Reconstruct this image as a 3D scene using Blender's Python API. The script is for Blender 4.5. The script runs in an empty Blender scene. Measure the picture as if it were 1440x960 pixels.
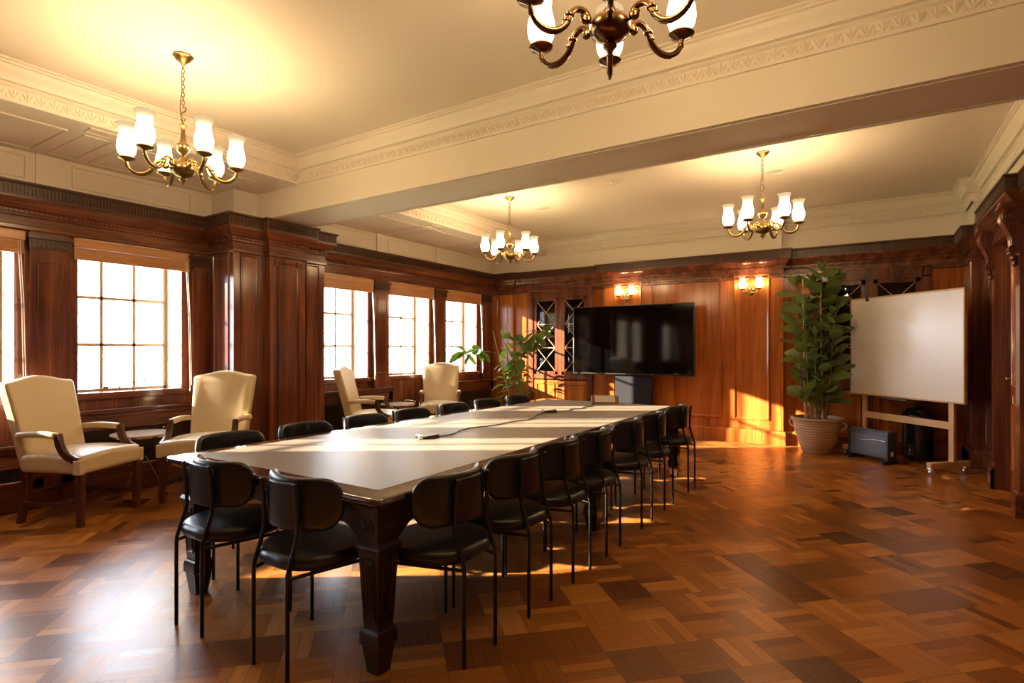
import bpy, math, random
from mathutils import Vector, Matrix
random.seed(7)
PI = math.pi
R = math.radians
sc = bpy.context.scene
col = sc.collection

# ------------------------------------------------------------------ camera
cd = bpy.data.cameras.new('camera'); cam = bpy.data.objects.new('camera', cd); col.objects.link(cam)
cam.location = (0, 0, 1.36); cam.rotation_euler = (R(90), 0, R(32.7))
cd.sensor_width = 36; cd.lens = 783.4 / 1440 * 36; cd.shift_y = 10 / 1440; cd.clip_start = .05
sc.camera = cam
# ------------------------------------------------------------------ light and exposure
SUN_E, SKY, BULB, GLOW = 11.5, 4.3, 1.1, 23.0
sc.view_settings.view_transform = 'Standard'; sc.view_settings.look = 'None'
sc.view_settings.gamma = 1; sc.view_settings.use_curve_mapping = False
sc.view_settings.exposure = 2.35
sc.cycles.use_denoising = True
sc.cycles.max_bounces = 9; sc.cycles.diffuse_bounces = 5; sc.cycles.glossy_bounces = 4
sc.cycles.transparent_max_bounces = 8
sc.cycles.sample_clamp_indirect = 6; sc.cycles.sample_clamp_direct = 0
sc.cycles.caustics_reflective = False; sc.cycles.caustics_refractive = False
w = bpy.data.worlds.new('sky'); sc.world = w; w.use_nodes = True
bg = w.node_tree.nodes['Background']; bg.inputs[0].default_value = (.80, .88, 1, 1); bg.inputs[1].default_value = SKY
sd = bpy.data.lights.new('sun', 'SUN'); sd.energy = SUN_E; sd.angle = R(.55); sd.color = (1, .83, .58)
so = bpy.data.objects.new('sun', sd); col.objects.link(so)
so.rotation_euler = Vector((.824, .568, -.268)).to_track_quat('-Z', 'Y').to_euler(); so.location = (-20, -14, 9)

# ------------------------------------------------------------------ node helpers
class G:
    def __init__(s, name):
        s.m = bpy.data.materials.new(name); s.m.use_nodes = True
        s.t = s.m.node_tree; s.n = s.t.nodes; s.l = s.t.links
        s.b = s.n['Principled BSDF']; s.o = s.n['Material Output']
    def node(s, typ, ins=None, **kw):
        n = s.n.new(typ)
        for k, v in kw.items(): setattr(n, k, v)
        for k, v in (ins or {}).items(): s.set(n.inputs[k], v)
        return n
    def set(s, inp, v):
        if hasattr(v, 'is_linked') or hasattr(v, 'links'): s.l.new(v, inp)
        else: inp.default_value = v
    def math(s, op, a, b=0.0, c=0.0):
        n = s.n.new('ShaderNodeMath'); n.operation = op
        for i, v in enumerate((a, b, c)): s.set(n.inputs[i], v)
        return n.outputs[0]
    def coord(s, scale=(1, 1, 1), rot=(0, 0, 0)):
        tc = s.node('ShaderNodeTexCoord')
        mp = s.node('ShaderNodeMapping', {'Vector': tc.outputs['Object'], 'Scale': scale, 'Rotation': rot})
        return mp.outputs[0]
    def noise(s, vec, scale=1.0, detail=3.0, rough=.5, dist=0.0):
        return s.node('ShaderNodeTexNoise', {'Vector': vec, 'Scale': scale, 'Detail': detail, 'Roughness': rough, 'Distortion': dist}).outputs[0]
    def ramp(s, fac, stops):
        r = s.node('ShaderNodeValToRGB', {'Fac': fac}); e = r.color_ramp.elements
        while len(e) < len(stops): e.new(.5)
        for i, (p, c) in enumerate(stops): e[i].position = p; e[i].color = (*c, 1)
        return r.outputs[0]
    def mix(s, f, a, b, mode='MIX'):
        n = s.n.new('ShaderNodeMix'); n.data_type = 'RGBA'; n.blend_type = mode
        for i, v in ((0, f), (6, a), (7, b)): s.set(n.inputs[i], v)
        return n.outputs[2]
    def bump(s, h, strength=.2, dist=.01):
        n = s.node('ShaderNodeBump', {'Height': h, 'Strength': strength, 'Distance': dist})
        s.l.new(n.outputs[0], s.b.inputs['Normal'])
    def p(s, **kw):
        for k, v in kw.items():
            if k == 'Base_Color' and isinstance(v, tuple) and len(v) == 3: v = (*v, 1)
            s.set(s.b.inputs[k.replace('_', ' ')], v)
        return s

def plain(name, c, rough=.5, metal=0.0, bump=0, bs=60, coat=0.0, var=.12):
    g = G(name)
    n = g.noise(g.coord(), bs, 3)
    g.p(Base_Color=g.mix(n, tuple(x * (1 - var) for x in c) + (1,), tuple(min(1, x * (1 + var)) for x in c) + (1,)), Roughness=rough, Metallic=metal)
    if coat: g.p(Coat_Weight=coat, Coat_Roughness=.08)
    if bump: g.bump(n, bump, .002)
    return g.m

def wood(name, axis, dark, mid, light, rough=.2, coat=.0, freq=1.0, spec=.5):
    g = G(name)
    sc_ = [8 * freq] * 3; sc_[axis] = .55
    s2 = [70 * freq] * 3; s2[axis] = 1.6
    a = g.noise(g.coord(tuple(sc_)), 1, 5, .6, .6); b = g.noise(g.coord(tuple(s2)), 1, 2, .5)
    c = g.noise(g.coord((1.7, 1.7, 1.7)), 1, 2)
    f = g.math('ADD', g.math('MULTIPLY', a, .72), g.math('MULTIPLY', b, .28))
    f = g.math('ADD', f, g.math('MULTIPLY', g.math('SUBTRACT', c, .5), .25))
    g.p(Base_Color=g.ramp(f, [(.3, dark), (.5, mid), (.7, light)]), Roughness=rough)
    g.b.inputs['Specular IOR Level'].default_value = spec
    if coat: g.p(Coat_Weight=coat, Coat_Roughness=.06)
    wv = g.noise(g.coord((3.5, 3.5, 1.5)), 1, 1)
    g.bump(g.math('ADD', g.math('MULTIPLY', f, .12), wv), .25, .012)
    return g.m

MD, MM, ML = (.060, .016, .010), (.150, .045, .023), (.29, .098, .045)
M = {}
M['wz'] = wood('mahogany_vertical', 2, MD, MM, ML, .17)
M['wy'] = wood('mahogany_along', 1, MD, MM, ML, .2)
M['wx'] = wood('mahogany_across', 0, MD, MM, ML, .2)
HD, HM, HL = (.20, .045, .010), (.38, .105, .021), (.54, .19, .04)
M['hz'] = wood('polished_figured_mahogany', 2, HD, HM, HL, .15)
M['dark'] = wood('dark_carved_oak', 1, (.04, .016, .009), (.075, .03, .016), (.11, .045, .024), .35)
M['tw'] = wood('dark_table_mahogany', 0, (.012, .004, .003), (.035, .011, .007), (.075, .024, .013), .14, coat=1.0)
M['tlz'] = wood('dark_turned_mahogany', 2, (.008, .003, .003), (.02, .007, .005), (.04, .014, .009), .3)
M['cw'] = wood('chair_leg_mahogany', 2, (.04, .012, .008), (.085, .025, .015), (.14, .045, .025), .3, freq=2)
M['pine'] = wood('light_beech', 2, (.50, .30, .12), (.60, .38, .17), (.68, .46, .22), .5)
M['pinex'] = wood('light_beech_across', 0, (.50, .30, .12), (.60, .38, .17), (.68, .46, .22), .5)
M['blind'] = wood('varnished_blind_wood', 1, (.42, .18, .07), (.56, .27, .11), (.66, .36, .16), .35)
M['walnut'] = wood('walnut_leg', 2, (.10, .04, .02), (.17, .075, .035), (.24, .11, .05), .4)

def paint():
    g = G('cream_paint'); n = g.noise(g.coord((1.2, 1.2, 1.2)), 1, 3)
    g.p(Base_Color=g.mix(n, (.74, .67, .57, 1), (.79, .72, .62, 1)), Roughness=.55)
    g.bump(g.noise(g.coord(), 120, 2), .05, .001); return g.m
M['paint'] = paint()
M['gold_paint'] = M['paint']
M['white'] = plain('white_gloss_paint', (.86, .80, .70), .3, var=.03)
M['metal_w'] = plain('painted_steel_window', (.36, .23, .12), .4)
M['brass'] = plain('aged_brass', (.27, .18, .07), .32, 1.0, var=.35, bs=25)
M['bronze'] = plain('dark_bronze', (.17, .095, .045), .22, 1.0, var=.4, bs=25)
M['gold'] = plain('polished_brass', (.75, .50, .20), .2, 1.0)
M['chrome'] = plain('chrome', (.7, .7, .72), .15, 1.0)
M['blackm'] = plain('black_tube_steel', (.012, .012, .013), .3, .3)
M['black'] = plain('black_plastic', (.012, .012, .012), .35)
M['leather'] = plain('black_leather', (.010, .0105, .0125), .32, bump=.15, bs=220)
M['cream'] = plain('cream_leather', (.66, .54, .36), .36, bump=.06, bs=160, var=.05)
M['grey'] = plain('charcoal_grey_panel', (.022, .021, .026), 1.0)
M['grey'].node_tree.nodes['Principled BSDF'].inputs['Specular IOR Level'].default_value = .1
M['heat'] = plain('slate_grey_enamel', (.10, .115, .15), .35, var=.04)
M['heatd'] = plain('dark_grey_plastic', (.03, .033, .04), .4)
M['board'] = plain('whiteboard_enamel', (.78, .74, .68), .22, var=.02)
M['screen'] = plain('screen_glass', (.0008, .0008, .001), .06, var=.1)
M['soil'] = plain('potting_soil', (.035, .02, .012), .95, bump=1, bs=90)
M['vent'] = plain('pierced_iron_grille', (.045, .032, .024), .4, .4)
M['void'] = plain('dark_cabinet_interior', (.018, .010, .007), .6)
M['plastic'] = plain('white_plastic', (.80, .76, .68), .4)
M['bin'] = plain('black_enamel', (.008, .008, .009), .2, coat=.5)
M['bark'] = plain('grey_brown_bark', (.22, .17, .13), .9, bump=.6, bs=30)
M['grass'] = plain('lawn', (.30, .33, .14), .9)
M['tabletop'] = plain('white_lacquer', (.72, .66, .66), .15, var=.02)
M['lcd'] = plain('pale_display', (.50, .47, .42), .3)
M['cable'] = plain('black_rubber', (.015, .013, .012), .5)
M['stem'] = plain('plant_stem', (.24, .15, .07), .7)
M['cane'] = plain('bamboo_cane', (.62, .44, .22), .5)

def inlay():
    g = G('grey_brown_writing_leather'); n = g.noise(g.coord(), 260, 3); n2 = g.noise(g.coord((2, 6, 1)), 1, 3)
    g.p(Base_Color=g.mix(n2, (.205, .170, .135, 1), (.25, .205, .165, 1)), Roughness=.42)
    g.bump(n, .12, .001); return g.m
M['inlay'] = inlay()

def potm():
    g = G('ribbed_tan_stoneware')
    z = g.node('ShaderNodeSeparateXYZ', {'Vector': g.coord()}).outputs[2]
    s = g.math('SINE', g.math('MULTIPLY', z, 190.0)); n = g.noise(g.coord((4, 4, 14)), 1, 3)
    g.p(Base_Color=g.mix(n, (.33, .20, .115, 1), (.50, .34, .20, 1)), Roughness=.6)
    g.bump(s, .5, .004); return g.m
M['pot'] = potm()

def leafm(name, a, b, rough=.28, tr=.25):
    g = G(name); n = g.noise(g.coord(), 7, 3)
    c = g.mix(n, (*a, 1), (*b, 1)); g.p(Base_Color=c, Roughness=rough)
    t = g.node('ShaderNodeBsdfTranslucent', {'Color': g.mix(.5, c, (.30, .42, .03, 1))})
    mx = g.node('ShaderNodeMixShader', {0: tr, 1: g.b.outputs[0], 2: t.outputs[0]})
    g.l.new(mx.outputs[0], g.o.inputs[0]); return g.m
M['leaf'] = leafm('rubber_plant_leaf', (.06, .12, .03), (.24, .30, .095))
M['leaf2'] = leafm('young_rubber_plant_leaf', (.05, .12, .02), (.16, .25, .05), tr=.4)
M['aut'] = leafm('autumn_leaf', (.17, .14, .06), (.26, .23, .15), .8, .4)

def glassm(name, tint=(1, 1, 1), refl=.10, rough=.0):
    g = G(name); fr = g.node('ShaderNodeFresnel', {'IOR': 1.45})
    a = g.node('ShaderNodeBsdfTransparent', {'Color': (*tint, 1)}); b = g.node('ShaderNodeBsdfGlossy', {'Roughness': rough})
    f = g.math('MULTIPLY', fr.outputs[0], refl * 10)
    mx = g.node('ShaderNodeMixShader', {0: f, 1: a.outputs[0], 2: b.outputs[0]})
    g.l.new(mx.outputs[0], g.o.inputs[0]); return g.m
M['glass'] = glassm('window_glass', (.98, .99, 1), .07)
M['cglass'] = glassm('cabinet_glass', (.75, .72, .7), .1)

def shadem():
    g = G('frosted_glass_shade')
    z = g.node('ShaderNodeSeparateXYZ', {'Vector': g.node('ShaderNodeTexCoord').outputs['Generated']}).outputs[2]
    t = g.math('SUBTRACT', 1.0, g.math('MULTIPLY', g.math('ABSOLUTE', g.math('SUBTRACT', z, .42)), 1.7))
    st = g.math('ADD', .165, g.math('MULTIPLY', g.math('POWER', g.math('MAXIMUM', t, 0.0), 4.0), GLOW))
    e = g.node('ShaderNodeEmission', {'Color': (1, .70, .36, 1), 'Strength': st})
    g.l.new(e.outputs[0], g.o.inputs[0]); return g.m
M['shade'] = shadem()

def floorm():
    g = G('parquet_blocks')
    v = g.node('ShaderNodeMapping', {'Vector': g.node('ShaderNodeTexCoord').outputs['Object'], 'Rotation': (0, 0, R(45)), 'Scale': (1 / .235,) * 3}).outputs[0]
    s = g.node('ShaderNodeSeparateXYZ', {'Vector': v}); x, y = s.outputs[0], s.outputs[1]
    cx, cy = g.math('FLOOR', x), g.math('FLOOR', y)
    fx, fy = g.math('FRACT', x), g.math('FRACT', y)
    par = g.math('PINGPONG', g.math('ADD', cx, cy), 1.0)
    inv = g.math('SUBTRACT', 1.0, par)
    across = g.math('ADD', g.math('MULTIPLY', fx, par), g.math('MULTIPLY', fy, inv))
    along = g.math('ADD', g.math('MULTIPLY', fy, par), g.math('MULTIPLY', fx, inv))
    st = g.math('MULTIPLY', across, 4.0); si = g.math('FLOOR', st); sf = g.math('FRACT', st)
    blk = g.node('ShaderNodeTexWhiteNoise', {'Vector': g.node('ShaderNodeCombineXYZ', {0: cx, 1: cy, 2: 3.0}).outputs[0]}, noise_dimensions='3D').outputs[0]
    # in many blocks neighbouring fingers are cut from one board
    si2 = g.math('MULTIPLY', si, g.math('GREATER_THAN', blk, .35))
    rnd = g.node('ShaderNodeTexWhiteNoise', {'Vector': g.node('ShaderNodeCombineXYZ', {0: cx, 1: cy, 2: si2}).outputs[0]}, noise_dimensions='3D').outputs[0]
    tone = g.math('ADD', g.math('MULTIPLY', rnd, .62), g.math('MULTIPLY', blk, .38))
    gv = g.node('ShaderNodeCombineXYZ', {0: g.math('MULTIPLY', along, 1.2), 1: g.math('MULTIPLY', across, 26.0), 2: g.math('MULTIPLY', g.math('ADD', rnd, g.math('ADD', cx, cy)), 31.7)}).outputs[0]
    gr = g.noise(gv, 1, 4, .6, .3)
    f = g.math('ADD', g.math('MULTIPLY', tone, .9), g.math('MULTIPLY', gr, .42))
    c = g.ramp(f, [(.25, (.115, .038, .013)), (.53, (.235, .078, .015)), (.76, (.36, .13, .025)), (1.0, (.50, .21, .05))])
    gap = g.math('LESS_THAN', g.math('MINIMUM', g.math('MINIMUM', sf, g.math('SUBTRACT', 1.0, sf)), g.math('MULTIPLY', g.math('MINIMUM', along, g.math('SUBTRACT', 1.0, along)), 4.0)), .014)
    g.p(Base_Color=g.mix(gap, c, (.03, .012, .006, 1)), Roughness=g.math('ADD', .27, g.math('MULTIPLY', rnd, .05)))
    g.b.inputs['Specular IOR Level'].default_value = .32
    und = g.noise(g.coord((2.2, 2.2, 2.2)), 1, 2)
    g.bump(g.math('ADD', g.math('MULTIPLY', rnd, .012), g.math('ADD', g.math('MULTIPLY', gr, .02), und)), .3, .012)
    return g.m
M['floor'] = floorm()

# ------------------------------------------------------------------ mesh helpers
def tag(o, label=None, cat=None, group=None, kind=None):
    if label: o['label'] = label
    if cat: o['category'] = cat
    if group: o['group'] = group
    if kind: o['kind'] = kind
    return o

def empty(name, loc=(0, 0, 0), rz=0, label=None, cat=None, group=None, kind=None):
    o = bpy.data.objects.new(name, None); col.objects.link(o); o.location = loc; o.rotation_euler = (0, 0, rz)
    o.empty_display_size = .1
    return tag(o, label, cat, group, kind)

class MB:
    def __init__(s): s.v = []; s.f = []; s.X = None
    def add(s, vs, fs):
        b = len(s.v)
        s.v += [(s.X @ Vector(v)) if s.X else v for v in vs]; s.f += [tuple(b + i for i in f) for f in fs]; return s
    def box(s, x0, y0, z0, x1, y1, z1):
        x0, x1 = sorted((x0, x1)); y0, y1 = sorted((y0, y1)); z0, z1 = sorted((z0, z1))
        return s.add([(x, y, z) for z in (z0, z1) for x, y in ((x0, y0), (x1, y0), (x1, y1), (x0, y1))],
                     [(3, 2, 1, 0), (4, 5, 6, 7), (0, 1, 5, 4), (1, 2, 6, 5), (2, 3, 7, 6), (3, 0, 4, 7)])
    def cbox(s, c, d): return s.box(*(c[i] - d[i] / 2 for i in range(3)), *(c[i] + d[i] / 2 for i in range(3)))
    def loft(s, rings, caps=True, closed=True):
        n = len(rings[0]); vs = [p for r in rings for p in r]; fs = []
        for k in range(len(rings) - 1):
            for i in range(n if closed else n - 1):
                j = (i + 1) % n; fs.append((k * n + i, k * n + j, (k + 1) * n + j, (k + 1) * n + i))
        if caps: fs += [tuple(range(n - 1, -1, -1)), tuple((len(rings) - 1) * n + i for i in range(n))]
        return s.add(vs, fs)
    def lathe(s, prof, c=(0, 0, 0), n=24, caps=True, flute=0, fa=0):
        rr = []
        for r, z in prof:
            rr.append([(c[0] + r * (1 + fa * math.cos(flute * 2 * PI * i / n)) * math.cos(2 * PI * i / n), c[1] + r * (1 + fa * math.cos(flute * 2 * PI * i / n)) * math.sin(2 * PI * i / n), c[2] + z) for i in range(n)])
        return s.loft(rr, caps)
    def tube(s, pts, r, n=8, caps=True, smooth=0, closed=False):
        pts = [Vector(p) for p in pts]; rs = list(r) if isinstance(r, (list, tuple)) else [r] * len(pts)
        for _ in range(smooth):
            q, qr = [pts[0]], [rs[0]]
            for i in range(len(pts) - 1):
                a, b = pts[i], pts[i + 1]
                q += [a * .75 + b * .25, a * .25 + b * .75]; qr += [rs[i] * .75 + rs[i + 1] * .25, rs[i] * .25 + rs[i + 1] * .75]
            q.append(pts[-1]); qr.append(rs[-1]); pts, rs = q, qr
        up = None; rings = []
        for i, p in enumerate(pts):
            if closed: t = pts[(i + 1) % len(pts)] - pts[i - 1]
            else: t = pts[min(i + 1, len(pts) - 1)] - pts[max(i - 1, 0)]
            t.normalize()
            if up is None: up = t.orthogonal().normalized()
            up = (up - t * up.dot(t))
            if up.length < 1e-6: up = t.orthogonal()
            up.normalize(); sd_ = t.cross(up)
            rings.append([p + (up * math.cos(a) + sd_ * math.sin(a)) * rs[i] for a in (2 * PI * k / n for k in range(n))])
        if closed: rings.append(rings[0]); caps = False
        return s.loft(rings, caps)
    def ell(s, c, d, n=10, m=6):
        rings = []
        for k in range(m + 1):
            a = -PI / 2 + PI * k / m; q = max(math.cos(a), .02)
            rings.append([(c[0] + d[0] * q * math.cos(2 * PI * i / n), c[1] + d[1] * q * math.sin(2 * PI * i / n), c[2] + d[2] * math.sin(a)) for i in range(n)])
        return s.loft(rings)
    def prism(s, poly, fn, d0, d1):
        n = len(poly)
        return s.add([fn(a, b, d0) for a, b in poly] + [fn(a, b, d1) for a, b in poly],
                     [tuple(range(n - 1, -1, -1)), tuple(range(n, 2 * n))] + [(i, (i + 1) % n, n + (i + 1) % n, n + i) for i in range(n)])
    def ring(s, fn, a0, z0, a1, z1, wd=.03, h=.015):
        """rectangular moulding laid on a face; fn(a, z, out)"""
        for pr in (((0, 0), (.2, 1), (.5, 1), (.62, .45), (1, 0)),):
            rr = []
            for o, t in pr:
                k = o * wd
                rr.append([fn(a0 + k, z0 + k, t * h), fn(a1 - k, z0 + k, t * h), fn(a1 - k, z1 - k, t * h), fn(a0 + k, z1 - k, t * h)])
            s.loft(rr, False)
        return s
    def rbox(s, h, r, fn=lambda p: p, seg=3, mid=5):
        def ax(hh):
            e = hh - r
            return [-hh + r * (1 - math.cos(i / seg * PI / 2)) * 1 for i in range(seg)] + [-e + 2 * e * i / mid for i in range(mid + 1)] + [hh - r * (1 - math.cos(i / seg * PI / 2)) for i in range(seg - 1, -1, -1)]
        A = [ax(h[0]), ax(h[1]), ax(h[2])]
        def mp(p):
            q = Vector([max(-(h[i] - r), min(h[i] - r, p[i])) for i in range(3)]); d = Vector(p) - q
            if d.length > 1e-9: q = q + d.normalized() * r
            return fn(q)
        for axn in range(3):
            u, v = [i for i in range(3) if i != axn]
            for sg in (-1, 1):
                vs = []
                for a in A[u]:
                    for b in A[v]:
                        p = [0, 0, 0]; p[u] = a; p[v] = b; p[axn] = sg * h[axn]; vs.append(tuple(mp(p)))
                nb = len(A[v]); fs = []
                for i in range(len(A[u]) - 1):
                    for j in range(nb - 1):
                        q = (i * nb + j, (i + 1) * nb + j, (i + 1) * nb + j + 1, i * nb + j + 1)
                        flip = (sg > 0) ^ (axn == 1)
                        fs.append(q if flip else q[::-1])
                s.add(vs, fs)
        return s
    def pad(s, wd, ht, rc, th, fn, dome=0.0, nc=6, edge=None):
        """soft rounded-rectangle pad; fn(s, out, t)"""
        e = edge or th / 2
        out = []
        for cx, cy, a0 in ((1, 1, 0), (-1, 1, 90), (-1, -1, 180), (1, -1, 270)):
            for k in range(nc + 1):
                a = R(a0 + 90 * k / nc); out.append((cx, cy, math.cos(a), math.sin(a)))
            nx = {0: (-1, 1), 90: (-1, -1), 180: (1, -1), 270: (1, 1)}[a0]
            # straight run filler points
            c2 = nx
            for k in range(1, 6):
                f = k / 6; ang = R(a0 + 90)
                out.append((cx + (c2[0] - cx) * f, cy + (c2[1] - cy) * f, math.cos(ang), math.sin(ang)))
        def outline(ins):
            r2 = max(rc - ins, .001)
            return [((wd / 2 - rc) * cx + r2 * ca, (ht / 2 - rc) * cy + r2 * sa) for cx, cy, ca, sa in out]
        def side(sg):
            rs = []
            for k in range(5):
                a = PI / 2 * k / 4; ol = outline(e * (1 - math.cos(a)))
                rs.append([fn(x, sg * (th / 2 - e + e * math.sin(a)), y) for x, y in ol])
            ol = outline(e)
            for sc_ in (.8, .6, .4, .2, .02):
                rs.append([fn(x * sc_, sg * (th / 2 + (dome * (1 - sc_ ** 2) if sg > 0 else 0)), y * sc_) for x, y in ol])
            return rs
        a = side(1); b = side(-1)
        s.loft(b[::-1] + a, True); return s
    def build(s, name, mat, parent=None, smooth=35, bevel=0, kind=None, loc=None):
        me = bpy.data.meshes.new(name); me.from_pydata([tuple(v) for v in s.v], [], s.f); me.update()
        me.materials.append(mat if not isinstance(mat, str) else M[mat])
        import bmesh
        bm = bmesh.new(); bm.from_mesh(me); bmesh.ops.remove_doubles(bm, verts=bm.verts, dist=1e-5)
        bmesh.ops.recalc_face_normals(bm, faces=bm.faces); bm.to_mesh(me); bm.free()
        if smooth:
            for p in me.polygons: p.use_smooth = True
            me.set_sharp_from_angle(angle=R(smooth))
        o = bpy.data.objects.new(name, me); col.objects.link(o)
        if parent: o.parent = parent
        if bevel:
            b = o.modifiers.new('bevel', 'BEVEL'); b.width = bevel; b.segments = 2; b.limit_method = 'ANGLE'
        if kind: o['kind'] = kind
        return o

def copy_tree(o, parent=None):
    c = o.copy(); col.objects.link(c)
    if parent: c.parent = parent
    for ch in o.children: copy_tree(ch, c)
    return c

def sweep(mb, prof, path):
    """prof (out, z); path of wall-face points, interior on the right of travel"""
    P = [Vector(p) for p in path]; rings = []
    ds = [(P[i + 1] - P[i]).normalized() for i in range(len(P) - 1)]
    nr = lambda d: Vector((d.y, -d.x))
    for i, p in enumerate(P):
        if i == 0: m = nr(ds[0])
        elif i == len(P) - 1: m = nr(ds[-1])
        else:
            a, b = nr(ds[i - 1]), nr(ds[i]); m = (a + b); m = m / m.dot(a) if m.length > 1e-6 else a
        rings.append([(p.x + m.x * o, p.y + m.y * o, z) for o, z in prof])
    return mb.loft(rings, False, False)

def along(path, pitch, margin=0):
    """points with direction spaced along each run of a path"""
    out = []
    for i in range(len(path) - 1):
        a, b = Vector(path[i]), Vector(path[i + 1]); L = (b - a).length - 2 * margin
        if L < pitch * .6: continue
        n = max(1, int(L / pitch)); d = (b - a).normalized()
        for k in range(n): out.append((a + d * (margin + (k + .5) * L / n), d, Vector((d.y, -d.x))))
    return out

# ------------------------------------------------------------------ room dimensions
ZC, ZS, ZW = 3.28, 3.03, 2.75          # ceiling, soffit by the windows, top of the panelling
XL, XM = -6.02, -6.10                  # frieze face, masonry face
YR = -3.6
WIN = [-3.0, .05, 1.23, 2.59, 5.17, 6.49, 7.81]   # window centres along the left wall; the first is unseen, added for daylight
WH = .455
LP = [(XL, YR), (XL, 3.30), (-5.55, 3.30), (-5.55, 3.67), (-5.48, 3.67), (-5.48, 4.12), (-5.57, 4.12), (-5.57, 4.46), (XL, 4.46), (XL, 8.68),
      (-5.55, 8.68), (-5.55, 8.74), (-3.72, 8.74), (-3.72, 8.64), (-1.02, 8.64), (-1.02, 8.74), (.98, 8.74), (.98, 8.15), (1.09, 8.15),
      (1.09, 7.19), (1.015, 7.19), (1.015, 5.975), (1.10, 5.975), (1.10, YR), (XL, YR)]

# floor and ceiling
mb = MB(); mb.box(-6.6, YR - .2, -.08, 1.5, 9.2, 0); mb.build('floor', 'floor', kind='structure')
mb = MB(); mb.box(-4.9, YR - .2, ZC, 1.5, 9.2, ZC + .12); mb.box(-6.6, YR - .2, ZS, -4.9, 9.2, ZC + .12)
mb.build('ceiling', 'paint', kind='structure', smooth=0)
# cross beam
mb = MB(); mb.box(XM, 3.6, ZW, 1.5, 4.163, ZC + .05)
for y in (3.645, 4.118): mb.box(-5.4, y - .008, ZW - .006, 1.1, y + .008, ZW)
mb.build('trim_1', 'paint', kind='structure', smooth=0, bevel=.004)

# left wall: masonry with window openings
mb = MB()
ys = [YR - .2] + [v for c in WIN for v in (c - WH, c + WH)] + [9.2]
for i in range(0, len(ys), 2): mb.box(-6.47, ys[i], 0, XM, ys[i + 1], ZC)
for c in WIN: mb.box(-6.47, c - WH, 0, XM, c + WH, .93); mb.box(-6.47, c - WH, 2.345, XM, c + WH, ZC)
mb.box(XM, YR, ZW - .03, XL, 9, ZS + .01)
# cream panel beads above the entablature
for c in WIN: mb.ring(lambda a, z, o: (XL + o, a, z), c - .52, ZW + .05, c + .52, ZS - .03, .018, .008)
for c in (1.91, 5.83, 7.15): mb.box(XL, c - .1, ZW, XL + .018, c + .1, ZS)
# pier above the panelling
mb.box(-6.1, 3.33, ZW - .03, -5.60, 4.43, ZS + .01)
mb.build('wall_left', 'paint', kind='structure', smooth=0)

# soffit beads by the windows
mb = MB()
fn = lambda a, z, o: (a, z, ZS - o)
for y0, y1 in ((-3.4, -2.3), (-1.8, -.2), (.15, 1.75), (2.15, 3.3), (4.4, 5.7), (6.0, 7.1), (7.4, 8.5)):
    mb.ring(fn, -5.9, y0, -5.15, y1, .02, .008)
for y in (-.03, 1.95, 5.85, 7.25): mb.ring(fn, -5.08, y - .13, -4.95, y + .13, .014, .007); mb.ring(fn, -5.9, y - .1, -5.15, y + .1, .014, .007)
mb.build('trim_2', 'paint', kind='structure')

# plaster crown with a leaf band
crown = [(0, 3.03), (.014, 3.03), (.02, 3.042), (.02, 3.05), (.012, 3.055), (.012, 3.125), (.022, 3.13), (.03, 3.14), (.03, 3.15), (.055, 3.155), (.06, 3.175),
         (.075, 3.195), (.095, 3.215), (.105, 3.235), (.105, 3.245), (.12, 3.25), (.12, 3.262), (.135, 3.268), (.135, 3.281)]
near = [(-4.9, YR), (-4.9, 3.6), (1.10, 3.6), (1.10, YR), (-4.9, YR)]
far = [(-4.9, 4.163), (-4.9, 8.74), (-3.72, 8.74), (-3.72, 8.64), (-1.02, 8.64), (-1.02, 8.74), (.98, 8.74), (.98, 8.15), (1.09, 8.15), (1.09, 4.163), (-4.9, 4.163)]
def crowning(path, name):
    mb = MB(); sweep(mb, crown, path)
    for p, d, n in along(path, .075, .02):
        for k, (off, len_, rot) in enumerate(((0, .034, 0), (-.016, .026, .5), (.016, .026, -.5))):
            q = p + d * off + n * .014
            ax = Vector((d.x * math.sin(-rot), d.y * math.sin(-rot), math.cos(rot)))
            c = Vector((q.x, q.y, 3.083)); a = c - ax * len_; b = c + ax * len_
            mb.tube([a, c, b], [.003, .009, .006], 5)
        q = p + d * .0375 + n * .013
        mb.ell((q.x, q.y, 3.068), (.007, .007, .012), 6, 4)
    return mb.build(name, 'paint', kind='structure')
crowning(near, 'trim_3'); crowning(far, 'trim_4')

# back, right and rear walls
BK = [(-4.60, .56), (.0, .58)]          # glazed bookcase centres and half widths
mb = MB()
mb.box(-6.1, 8.68, 0, -5.55, 9.2, ZW)
xs = [-5.55, -4.60 - .56, -4.60 + .56, -3.72]
mb.box(xs[0], 8.74, 0, xs[1], 9.2, ZW); mb.box(xs[2], 8.74, 0, xs[3], 9.2, ZW); mb.box(xs[1], 8.74, 2.34, xs[2], 9.2, ZW); mb.box(xs[1], 9.1, 0, xs[2], 9.2, 2.34)
mb.box(-3.72, 8.64, 0, -1.02, 9.2, ZW)
xs = [-1.02, -.58, .58, .98]
mb.box(xs[0], 8.74, 0, xs[1], 9.2, ZW); mb.box(xs[2], 8.74, 0, xs[3], 9.2, ZW); mb.box(xs[1], 8.74, 2.34, xs[2], 9.2, ZW); mb.box(xs[1], 9.1, 0, xs[2], 9.2, 2.34)
mb.build('wall_back', 'hz', kind='structure', smooth=0)
mb = MB()
for x0, x1, y in ((-6.1, -3.72, 8.76), (-3.70, -1.04, 8.66), (-1.04, 1.5, 8.76)): mb.box(x0, y, ZW - .02, x1, 9.2, ZC + .02)
mb.box(1.0, 8.17, ZW - .02, 1.5, 8.8, ZC + .02); mb.box(1.11, YR, ZW - .02, 1.5, 8.17, ZC + .02); mb.box(-6.1, YR - .2, ZW - .02, 1.5, YR - .02, ZC + .02)
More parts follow.
